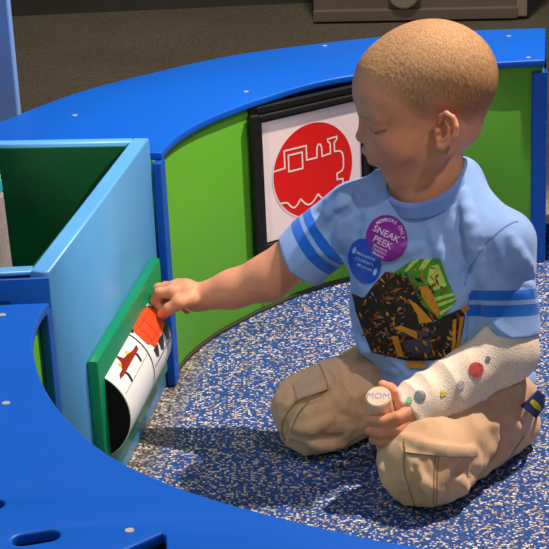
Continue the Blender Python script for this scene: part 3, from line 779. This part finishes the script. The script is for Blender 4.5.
LEG_FOLDS, SHIRT_FOLDS = [], []
CR, CU, CF = V3(.999, -.016, -.043), V3(.046, .355, .934), V3(0, .935, -.356)
def on_surface(f, O, X, ux, uy, n, lift, reach=.12):
    P = O + X[:, :1] * ux + X[:, 1:2] * uy + n * reach
    for _ in range(70):
        d = f(P) - lift; P = P - n * (np.clip(d, -.01, .05) * .7)[:, None]
    return P, np.abs(f(P) - lift) < .003
def fold(out, f, O, x0, y0, sc, ox, oy, pts, r):
    X = np.array([(((ox + a / sc) - x0) / 815., -((oy + b / sc) - y0) / 815.) for a, b in spline(pts, 2)])
    Q, ok = on_surface(f, O, X, CR, CU, -CF, -r * .30 if r > 0 else -r * .35)
    Q = Q[ok]
    if len(Q) > 1: out.append(([q for q in Q], r))
RO = V3(.0274, 2.000, .0893); LO = V3(.1735, 1.850, .0776); AO = V3(.2615, 1.965, .3079); GO = V3(.1699, 1.985, .2077)
tmp = []
for pts, r in (([(230, 96), (266, 150), (262, 186), (205, 208), (150, 232)], .0060), ([(266, 204), (205, 226), (156, 252), (118, 298), (100, 340), (92, 380)], -.0045),
               ([(62, 250), (100, 190), (160, 140)], .0055), ([(180, 396), (240, 420), (330, 425)], .0060), ([(190, 380), (250, 396), (320, 392)], -.0045),
               ([(300, 200), (330, 260), (390, 300)], .006), ([(330, 90), (350, 170), (390, 220)], -.005), ([(130, 350), (200, 350), (280, 310)], .005)):
    fold(tmp, trouser_sdf, RO, 302, 398, 3.92, 260, 340, pts, r)
for pts, r in (([(345, 172), (336, 215), (300, 262), (236, 312)], .0065), ([(330, 176), (285, 210), (262, 246), (262, 268)], -.0050), ([(395, 62), (402, 125), (362, 195), (330, 262)], .0070),
               ([(420, 70), (418, 140), (385, 205), (345, 262)], -.0050), ([(132, 112), (235, 146), (335, 156)], .0045), ([(145, 170), (180, 235), (225, 262)], .0050), ([(70, 180), (90, 240), (140, 300)], .0050),
               ([(265, 225), (290, 245), (302, 275)], .0060), ([(440, 60), (470, 100), (500, 120)], .0055), ([(445, 100), (430, 160), (400, 210)], .0050), ([(160, 195), (165, 260), (190, 306)], -.004)):
    fold(tmp, trouser_sdf, LO, 430, 455, 2.905, 360, 400, pts, r)
LEG_FOLDS += tmp; tmp = []
for pts, r in (([(305, 60), (322, 160), (340, 270), (330, 330)], -.0060), ([(335, 60), (345, 140), (352, 200)], .0050), ([(392, 190), (410, 250), (430, 290), (500, 306)], -.0055), ([(372, 210), (385, 270), (400, 306)], .0060),
               ([(450, 175), (480, 230), (530, 262)], .0060), ([(440, 290), (480, 276), (530, 286)], -.0050), ([(352, 300), (362, 360), (350, 420)], -.0055), ([(250, 150), (270, 210), (290, 260)], .0045),
               ([(225, 200), (160, 215), (90, 240)], .0045), ([(70, 440), (110, 500), (170, 530)], .0055), ([(60, 470), (95, 520), (140, 545)], -.0050), ([(300, 330), (320, 400), (300, 450)], .0050),
               ([(55, 60), (60, 130), (45, 200)], -.0055), ([(20, 60), (28, 130), (20, 200)], .0055)):
    fold(tmp, shirt_sdf, AO, 492, 235, 2.627, 340, 170, pts, r)
for pts, r in (([(210, 430), (270, 340), (380, 270)], .0060), ([(250, 450), (320, 370), (400, 320)], -.0050), ([(330, 400), (345, 470), (352, 530)], .0050), ([(180, 380), (230, 300), (300, 240)], -.0045)):
    fold(tmp, shirt_sdf, V3(.0848, 2.060, .3092), 340, 215, 5.49, 280, 150, pts, r)
SHIRT_FOLDS += tmp
def build(name, f, lo, hi, h, mat, parent, post=None, keep=True):
    vs, qs = surface(f, lo, hi, h)
    if keep: vs, qs = drop_small(vs, qs)
    me = np_mesh(vs, qs)
    if post: post(me, vs)
    return link(name, me, mat, parent, True)

child = empty('person', (.2, 2.03, 0), 'small child in a light blue t-shirt and khaki trousers kneeling and reaching to the roller', 'person')
def lerp(a, b, t): return a + (b - a) * t[:, None]
def sstep(a, b, x): t = np.clip((x - a) / (b - a), 0, 1); return t * t * (3 - 2 * t)
def gauss(q, c, r): return np.exp(-(((q - np.asarray(c)) / np.asarray(r)) ** 2).sum(1))
LC = lambda s: np.array(lin(s)[:3])
def hair_mask(q):
    """1 where hair grows, falling to 0 at the hairline"""
    x, z = q[:, 0], q[:, 2]
    line = np.interp(x, [-.10, -.055, -.035, -.026, -.018, -.008, .004, .012, .022, .034, .050, .066, .080], [-.056, -.056, -.050, -.032, -.014, -.012, -.018, -.018, -.002, .018, .036, .049, .055])
    return z - line + .010
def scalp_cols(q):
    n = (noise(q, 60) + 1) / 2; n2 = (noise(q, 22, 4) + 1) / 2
    c = lerp(np.tile(LC('#9a6e4c'), (len(q), 1)), LC('#c49a70'), np.clip(sstep(-.01, .07, q[:, 2]) * .75 + n * .25, 0, 1))  # paler towards the crown: hair tone mixed with painted-in light from above
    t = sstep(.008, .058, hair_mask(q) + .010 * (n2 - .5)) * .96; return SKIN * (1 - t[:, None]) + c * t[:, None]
SKIN = LC('#e29a76')
def body_cols(me, vs):
    c = np.tile(SKIN, (len(vs), 1)); q = to_head(vs); hd = (sph(q, (0, 0, 0), .13) < 0) & (skull(q) < .004)
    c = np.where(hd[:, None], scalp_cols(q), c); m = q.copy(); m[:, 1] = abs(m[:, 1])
    c = lerp(c, LC('#dc7c62'), .75 * gauss(m, (.058, .034, -.029), (.022, .018, .018)))
    c = lerp(c, LC('#c86c60'), .8 * np.maximum(gauss(q, (.097, 0, -.0305), (.009, .016, .0050)), gauss(q, (.095, 0, -.0445), (.009, .014, .0050))))
    c = lerp(c, LC('#b08058'), .55 * gauss(m, (.074, .028, .0165), (.012, .016, .0030)))
    zl = np.interp(m[:, 1], [.0180, .0310, .0465], [-.0005, -.0035, -.0015])
    lash = np.exp(-((q[:, 2] - zl) / .0015) ** 2) * (m[:, 1] > .0165) * (m[:, 1] < .0475) * (q[:, 0] > .048)
    c = lerp(c, LC('#4a2c22'), .85 * lash)
    c = lerp(c, LC('#e08468'), .5 * gauss(m, (-.013, .072, -.019), (.02, .014, .024)))
    for Hd in (RH, LH):
        for pts, rs in Hd['fingers']: c = lerp(c, LC('#dd8f76'), .5 * np.exp(-(length(vs - pts[3]) / .009) ** 2))
    cattr(me, 'Col', c)
body = build('body', body_sdf, (-.18, 1.84, .004), (.40, 2.22, .56), .0018, 'skin', child, body_cols)

def hair_sdf(P):
    q = to_head(P); mk = hair_mask(q.reshape(-1, 3)).reshape(q.shape[:-1])
    t = np.clip(mk / .050, 0, 1); t = t * t * (3 - 2 * t)
    return skull(q) - (-.0012 + .0030 * t) - .0003 * noise(q * V3(1, 1, .4), 500) * t
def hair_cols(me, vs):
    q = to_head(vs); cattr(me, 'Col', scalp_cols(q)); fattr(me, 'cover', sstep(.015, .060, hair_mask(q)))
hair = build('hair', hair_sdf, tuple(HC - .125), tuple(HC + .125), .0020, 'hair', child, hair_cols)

def shirt_post(me, vs):
    b = np.zeros(len(vs))
    for o_, d_, e in ((SL, sleeve_l, SLE), (SR, sleeve_r, SRE)):
        t = (vs - o_) @ d_; r = length(vs - o_ - t[:, None] * d_); ok = (r < .052) & (t > .02)
        b = np.where(ok, np.clip((t - (e - .062)) / .062, 0, 1), b)
    fattr(me, 'band', b)
shirt = build('t_shirt', shirt_sdf, (.0, 1.88, .06), (.40, 2.20, .42), .0022, 'shirt', child, shirt_post)
build('collar', collar_sdf, tuple(NK - .08), tuple(NK + .08), .0016, 'collar', shirt)
trous = build('trousers', trouser_sdf, (-.09, 1.80, -.006), (.42, 2.25, .215), .0025, 'khaki', child)
def cast_post(me, vs):
    a0 = nrmz(cst[2] - cst[1]); fattr(me, 'wrap', (vs - cst[1]) @ a0)
cast = build('arm_cast', cast_sdf, (.10, 1.86, .07), (.38, 2.06, .30), .0018, 'cast', child, cast_post)

# decals laid onto a soft surface --------------------------------------------------
def decal(f, O, polys, lift, ux=CR, uy=CU, n=-CF, step=.005, thick=0, unit=1 / 815.):
    vs, fs = [], []
    for poly in polys:
        if not isinstance(poly, bpy.types.Mesh): poly = [(x * unit, y * unit) for x, y in poly]
        bm = tess(poly, step); bm.verts.index_update(); off = len(vs); vs += [(v.co.x, v.co.y) for v in bm.verts]
        for q in bm.faces: fs.append([off + v.index for v in q.verts])
        bm.free()
    X = np.array(vs); Q, ok = on_surface(f, O, X, ux, uy, n, lift)
    if not ok.all(): print('decal: off surface', int((~ok).sum()), 'of', len(ok))
    fs = [q for q in fs if ok[q].all()]; mp = np.cumsum(ok) - 1
    return mesh_of(Q[ok], [[mp[i] for i in q] for q in fs])
def text_mesh(s, size, at=(0, 0), rot=0, align='CENTER', bold=0.):
    cu = bpy.data.curves.new('t', 'FONT'); cu.body = s; cu.size = size; cu.align_x = align; cu.align_y = 'CENTER'; cu.offset = bold; cu.resolution_u = 3
    o = bpy.data.objects.new('t', cu); COL.objects.link(o); dg = bpy.context.evaluated_depsgraph_get(); dg.update()
    me = bpy.data.meshes.new_from_object(o.evaluated_get(dg)); bpy.data.objects.remove(o); bpy.data.curves.remove(cu)
    me.transform(Matrix.Translation((at[0], at[1], 0)) @ Matrix.Rotation(rot, 4, 'Z')); return me
def PX(o): return lambda pts, x0, y0, sc, ox, oy: [((ox + X / sc) - x0, -((oy + Y / sc) - y0)) for X, Y in pts]
px = PX(None)
def ell2(cx, cy, a, b, rot=0, n=40):
    c, s_ = math.cos(rot), math.sin(rot); return [(cx + a * c * math.cos(t) - b * s_ * math.sin(t), cy + a * s_ * math.cos(t) + b * c * math.sin(t)) for t in [2 * math.pi * k / n for k in range(n)]]
def poly_line(pts, w): return line_poly(pts, w)
un = 1 / 815.
def scaled(me, k):
    me.transform(Matrix.Scale(k, 4)); return me
# round purple name sticker
SO = V3(.139, 1.990, .3012)
def sticker(name, mat, O, a, b, rot, words, arc, tmat, sdf=shirt_sdf, lift=.0012):
    d = link(name, decal(sdf, O, [ell2(0, 0, a, b, rot)], lift, step=.003, unit=un), mat, child, True)
    ms = []
    for wd, size, x, y, r in words: ms.append(scaled(text_mesh(wd, size, (x, y), r, bold=size * .012), un))
    if arc:
        wd, size, ra_, rb_, a0, a1 = arc
        for i, chh in enumerate(wd):
            if chh == ' ': continue
            t = math.radians(a0 + (a1 - a0) * i / (len(wd) - 1)); ms.append(scaled(text_mesh(chh, size, (ra_ * math.cos(t), rb_ * math.sin(t)), t - math.pi / 2, bold=size * .012), un))
    link('lettering', decal(sdf, O, ms, lift + .0005, step=.002), tmat, d)
    return d
rt = math.radians(-27)
sticker('name_sticker', 'purple', SO, 20, 23.5, .15,
        [('SNEAK', 9.2, -.5, 4.2, rt), ('PEEK', 9.2, -4.2, -4.2, rt), ("Minnesota", 3.6, -6.2, -9.6, rt), ("Children's", 3.6, -7.4, -13.0, rt), ('Museum', 3.6, -8.4, -16.4, rt)],
        ('MEMBERS ONLY', 5.0, 15.6, 18.4, 122, 2), 'badge_text')
BO = V3(.1117, 2.000, .2691)
rt2 = math.radians(-22)
sticker('museum_sticker', 'badge_blue', BO, 15.5, 23.0, .22,
        [('Minnesota', 4.6, 1.0, 5.0, rt2), ("Children's", 4.6, -.5, -.3, rt2), ('Museum', 4.6, 0, -6.2, rt2)], None, 'badge_text2')
for x_, y_, r_ in ((-10, 11, .5), (10, -11, .5)): link('leaf_mark', decal(shirt_sdf, BO, [ell2(x_, y_, 1.7, 3.6, -.3)], .0017, unit=un), 'badge_text2', child.children[-1] if False else [c for c in child.children if c.name.startswith('museum_sticker')][0])
# printed picture on the chest: a plain jumble of shards on a green hexagon
gx, gy = 415., 310.
def G(pts): return px(pts, gx, gy, 4.223, 350, 250)
PRINT = [('p_dark', decal(shirt_sdf, GO, [G([(15, 185), (62, 205), (100, 150), (150, 92), (200, 100), (250, 60), (330, 60), (370, 120), (395, 180), (345, 200), (370, 285), (460, 245), (478, 275), (455, 430), (400, 462), (320, 470), (250, 472), (100, 440), (60, 340), (30, 260)])], .0006, step=.004))]
def pr_(name, mat, polys, lv): PRINT.append((mat, decal(shirt_sdf, GO, [G(q) for q in polys], .0006 + .0003 * lv, step=.004)))
pr_('print_hexagon', 'p_green', [[(185, 95), (265, 40), (368, 36), (440, 212), (375, 290), (300, 230), (250, 130)]], .5)
pr_('print_stripes', 'p_lime', [[(262, 44), (290, 38), (240, 90), (225, 92)], [(310, 38), (340, 37), (300, 90), (285, 80)], [(350, 200), (425, 180), (430, 190), (355, 215)], [(362, 225), (435, 200), (438, 208), (368, 240)], [(372, 260), (425, 228), (420, 240), (376, 275)]], 1)
pr_('print_shards', 'p_lime', [[(330, 70), (365, 60), (400, 150), (350, 170), (320, 130)]], 1)
def shrink(b, k):
    cx_ = sum(q[0] for q in b) / len(b); cy_ = sum(q[1] for q in b) / len(b); return [(cx_ + (q[0] - cx_) * k, cy_ + (q[1] - cy_) * k) for q in b]
rs = random.Random(11); sh_d, sh_b, sh_o, sh_g, sh_p = [], [], [], [], []
def inside(x, y, poly):
    c = False
    for i in range(len(poly)):
        (x1, y1), (x2, y2) = poly[i], poly[i - 1]
        if (y1 > y) != (y2 > y) and x < (x2 - x1) * (y - y1) / (y2 - y1) + x1: c = not c
    return c
sil = [(20, 190), (62, 205), (100, 150), (150, 92), (250, 65), (340, 70), (400, 170), (345, 200), (370, 285), (460, 250), (470, 280), (450, 425), (400, 455), (250, 465), (100, 435), (60, 340)]
while len(sh_b) + len(sh_o) + len(sh_g) + len(sh_p) + len(sh_d) < 230:
    x, y = rs.uniform(15, 480), rs.uniform(40, 470)
    if not inside(x, y, sil): continue
    a = rs.choice([.9, 1.1, 2.3, 2.5, .2]) + rs.uniform(-.3, .3); L = rs.uniform(8, 34); W = rs.uniform(3, 9)
    q = [(x + L * math.cos(a), y + L * math.sin(a)), (x + W * math.cos(a + 1.4), y + W * math.sin(a + 1.4)), (x - L * .7 * math.cos(a), y - L * .7 * math.sin(a)), (x - W * math.cos(a + 1.7), y - W * math.sin(a + 1.7))]
    rs.choice([sh_d, sh_d, sh_b, sh_o, sh_o, sh_g, sh_g, sh_p] if y > 110 else [sh_d, sh_o, sh_g]).append(q)
pr_('print_shards', 'p_brown', sh_b, 1.6); pr_('print_shards', 'p_orange', sh_o, 2.2); pr_('print_shards', 'p_pale', [shrink(b, .45) for b in sh_p], 2.6); pr_('print_shards', 'p_dark', sh_d, 3)
pr_('print_panel', 'p_grey', [[(225, 382), (340, 370), (345, 452), (242, 455)], [(190, 335), (250, 330), (330, 345), (325, 365), (200, 362)]], 2.8)
pr_('print_gold', 'p_gold', [[(287, 155), (322, 150), (350, 200), (375, 268), (365, 282), (325, 235), (300, 195)], [(243, 208), (275, 225), (300, 250), (345, 302), (290, 310), (280, 270)], [(178, 365), (205, 365), (222, 420), (238, 458), (208, 452)],
                             [(185, 330), (215, 318), (280, 345), (285, 378), (232, 348)], [(425, 292), (440, 288), (438, 350), (442, 428), (425, 430)], [(455, 280), (472, 278), (460, 350), (458, 430), (442, 425)],
                             [(238, 473), (300, 472), (325, 485), (320, 502), (255, 503)], [(340, 485), (405, 478), (418, 488), (350, 508)], [(455, 245), (485, 232), (500, 245), (470, 265)]] + [shrink(b, .7) for b in sh_g], 3.6)
mats = sorted({m for m, _ in PRINT}); bm = bmesh.new()
for mt, me in PRINT:
    k = len(bm.faces); bm.from_mesh(me); bm.faces.ensure_lookup_table()
    for f_ in bm.faces[k:]: f_.material_index = mats.index(mt)
pm = bm_mesh(bm); idx = np.zeros(len(pm.polygons), np.int32); pm.polygons.foreach_get('material_index', idx)
po = link('chest_print', pm, mats, shirt, True); po.data.polygons.foreach_set('material_index', idx)
po['label'] = 'dark and gold mechanical print with a green hexagon'
# seams on sleeve and trousers
def seam(f, O, parent, pts, w, mat, x0, y0, sc, ox, oy, lift=.0008):
    P_ = spline(px(pts, x0, y0, sc, ox, oy), 5); return link('seam', decal(f, O, poly_line(P_, w), lift, step=.003), mat, parent, True)
seam(shirt_sdf, AO, shirt, [(335, 300), (350, 255), (380, 200), (420, 160), (455, 138), (472, 134)], 1.0, 'shirt_seam', 492, 235, 2.627, 340, 170)
flp = link('pocket_flap', decal(trouser_sdf, RO, [px([(130, 172), (215, 112), (268, 190), (205, 212), (148, 240)], 302, 398, 3.92, 260, 340)], .0028, step=.003), 'flap', trous, True)
for pts in ([(238, 98), (268, 190), (205, 214), (147, 241), (108, 288), (90, 330), (86, 375), (98, 412)], [(192, 240), (150, 290), (122, 352)]):
    seam(trouser_sdf, RO, trous, pts, 1.1, 'seam', 302, 398, 3.92, 260, 340)
link('pocket_flap', decal(trouser_sdf, LO, [px([(132, 118), (330, 140), (346, 170), (240, 161), (134, 150)], 430, 455, 2.905, 360, 400)], .0028, step=.003), 'flap', trous, True)
for pts in ([(225, 163), (221, 240), (223, 305)], [(216, 163), (212, 240), (214, 300)], [(131, 116), (130, 200), (142, 245), (166, 312)], [(134, 152), (240, 162), (345, 171)], [(300, 283), (380, 250), (452, 212), (512, 135)]):
    seam(trouser_sdf, LO, trous, pts, 1.0, 'seam', 430, 455, 2.905, 360, 400)
# striped waistband showing under the shirt's hem
WO = V3(.312, 2.000, .0695)
def wb(pts): return px(pts, 528, 402, 6.17, 460, 340)
def thick(me, t):
    bm = bmesh.new(); bm.from_mesh(me); bmesh.ops.remove_doubles(bm, verts=bm.verts, dist=1e-6); bmesh.ops.recalc_face_normals(bm, faces=bm.faces); bmesh.ops.solidify(bm, geom=bm.faces[:], thickness=t); return bm_mesh(bm)
wbd = link('waistband', thick(decal(trouser_sdf, WO, [wb([(445, 296), (516, 352), (500, 400), (440, 468), (330, 385), (400, 330)])], .006, step=.003), .003), 'navy', child, True)
link('yellow_stripe', decal(trouser_sdf, WO, [wb([(388, 362), (410, 345), (450, 370), (482, 405), (470, 428), (425, 402)])], .0095, step=.003), 'yellow', wbd, True)
# plain round stickers on the cast
CO_ = V3(.2041, 1.910, .1327)
for (X, Y, r, mt) in ((52, 380, 3.0, 'st_green'), (110, 357, 5.6, 'st_grey'), (235, 345, 5.0, 'st_yellow'), (330, 300, 4.2, 'st_pink'), (415, 220, 7.4, 'st_red'), (480, 162, 2.6, 'st_grey')):
    x0_, y0_ = px([(X, Y)], 450, 390, 5.49, 400, 330)[0]
    link('sticker', decal(cast_sdf, CO_, [ell2(x0_, y0_, r, r * (1 if mt != 'st_yellow' else .8), 0, 24 if mt != 'st_yellow' else 3)], .0012, step=.003), mt, cast, True)


# ---- token in the child's left hand
tk = empty('token', tuple(TK0), 'pale cylinder token with blue lettering on its end held in the left fist', 'toy')
link('token_body', cyl_mesh(TK0 - TKA * .018, TK0 + TKA * .046, .0150, None, 64, .0012), 'token', tk, True)
tx = nrmz(V3(1, -.12, 0)); tx = nrmz(tx - TKA * (tx @ TKA)); ty = np.cross(TKA, tx)
tm = text_mesh('MOM', .0120, (0, 0), -.1); tm.transform(frame_mat(TK0 + TKA * .0464, tx, ty, TKA))
link('token_lettering', tm, 'token_ink', tk)

# ================================================================== LIGHT
w = bpy.data.worlds.new('room'); scene.world = w; w.use_nodes = True
w.node_tree.nodes['Background'].inputs[0].default_value = (.62, .70, 1, 1); w.node_tree.nodes['Background'].inputs[1].default_value = .15
def spot(name, loc, tgt, power, color, size, ang, blend=.3):
    l = bpy.data.lights.new(name, 'SPOT'); l.energy = power; l.color = color; l.shadow_soft_size = size; l.spot_size = math.radians(ang); l.spot_blend = blend
    o = bpy.data.objects.new(name, l); COL.objects.link(o); o.location = loc; o.rotation_euler = (Vector(tgt) - Vector(loc)).to_track_quat('-Z', 'Y').to_euler(); return o
spot('ceiling_and_fill_spot', (1.30, 2.45, 2.95), (.12, 2.0, .2), 560, (1, .88, .74), .035, 46)
spot('ceiling_and_fill_spot', (1.0, .5, 2.7), (-.16, 2.25, .15), 105, (1, .93, .84), .05, 15, .35)
spot('ceiling_and_fill_spot', (-.3, -1.2, 2.2), (.1, 2.3, .15), 46, (1, .84, .78), .20, 40)  # fill added from the camera side, not a fixture of the room
spot('ceiling_and_fill_spot', (-1.1, .7, 1.9), (.06, 2.57, .2), 62, (1, .90, .86), .04, 13, .4)  # added fill for the poster and green wall, aimed past the child
spot('ceiling_and_fill_spot', (-1.6, 2.2, 2.9), (-.2, 1.7, .3), 40, (.75, .85, 1), .10, 60)
spot('ceiling_and_fill_spot', (.2, 3.4, 3.2), (.1, 3.9, 0), 120, (1, .9, .78), .10, 70, .6)  # added to brighten the carpet and background pieces, no known fixture

# ================================================================== CAMERA
cam = bpy.data.cameras.new('camera'); co = bpy.data.objects.new('camera', cam); COL.objects.link(co); scene.camera = co
co.matrix_world = frame_mat(V3(0, 0, 1.01778), V3(*nrmz(CR)), V3(*nrmz(CU)), -nrmz(CF))
pit, rol = .36353, -.04561
F_ = V3(0, math.cos(pit), -math.sin(pit)); R_ = V3(1, 0, 0); U_ = V3(0, math.sin(pit), math.cos(pit))
co.matrix_world = frame_mat(V3(0, 0, 1.01778), math.cos(rol) * R_ + math.sin(rol) * U_, -math.sin(rol) * R_ + math.cos(rol) * U_, -F_)
cam.sensor_width = 36; cam.lens = 1750 / 549 * 36; cam.clip_start = .05
vs_ = scene.view_settings; vs_.view_transform = 'Standard'; vs_.look = 'None'; vs_.gamma = 1; vs_.exposure = 0; vs_.use_curve_mapping = False
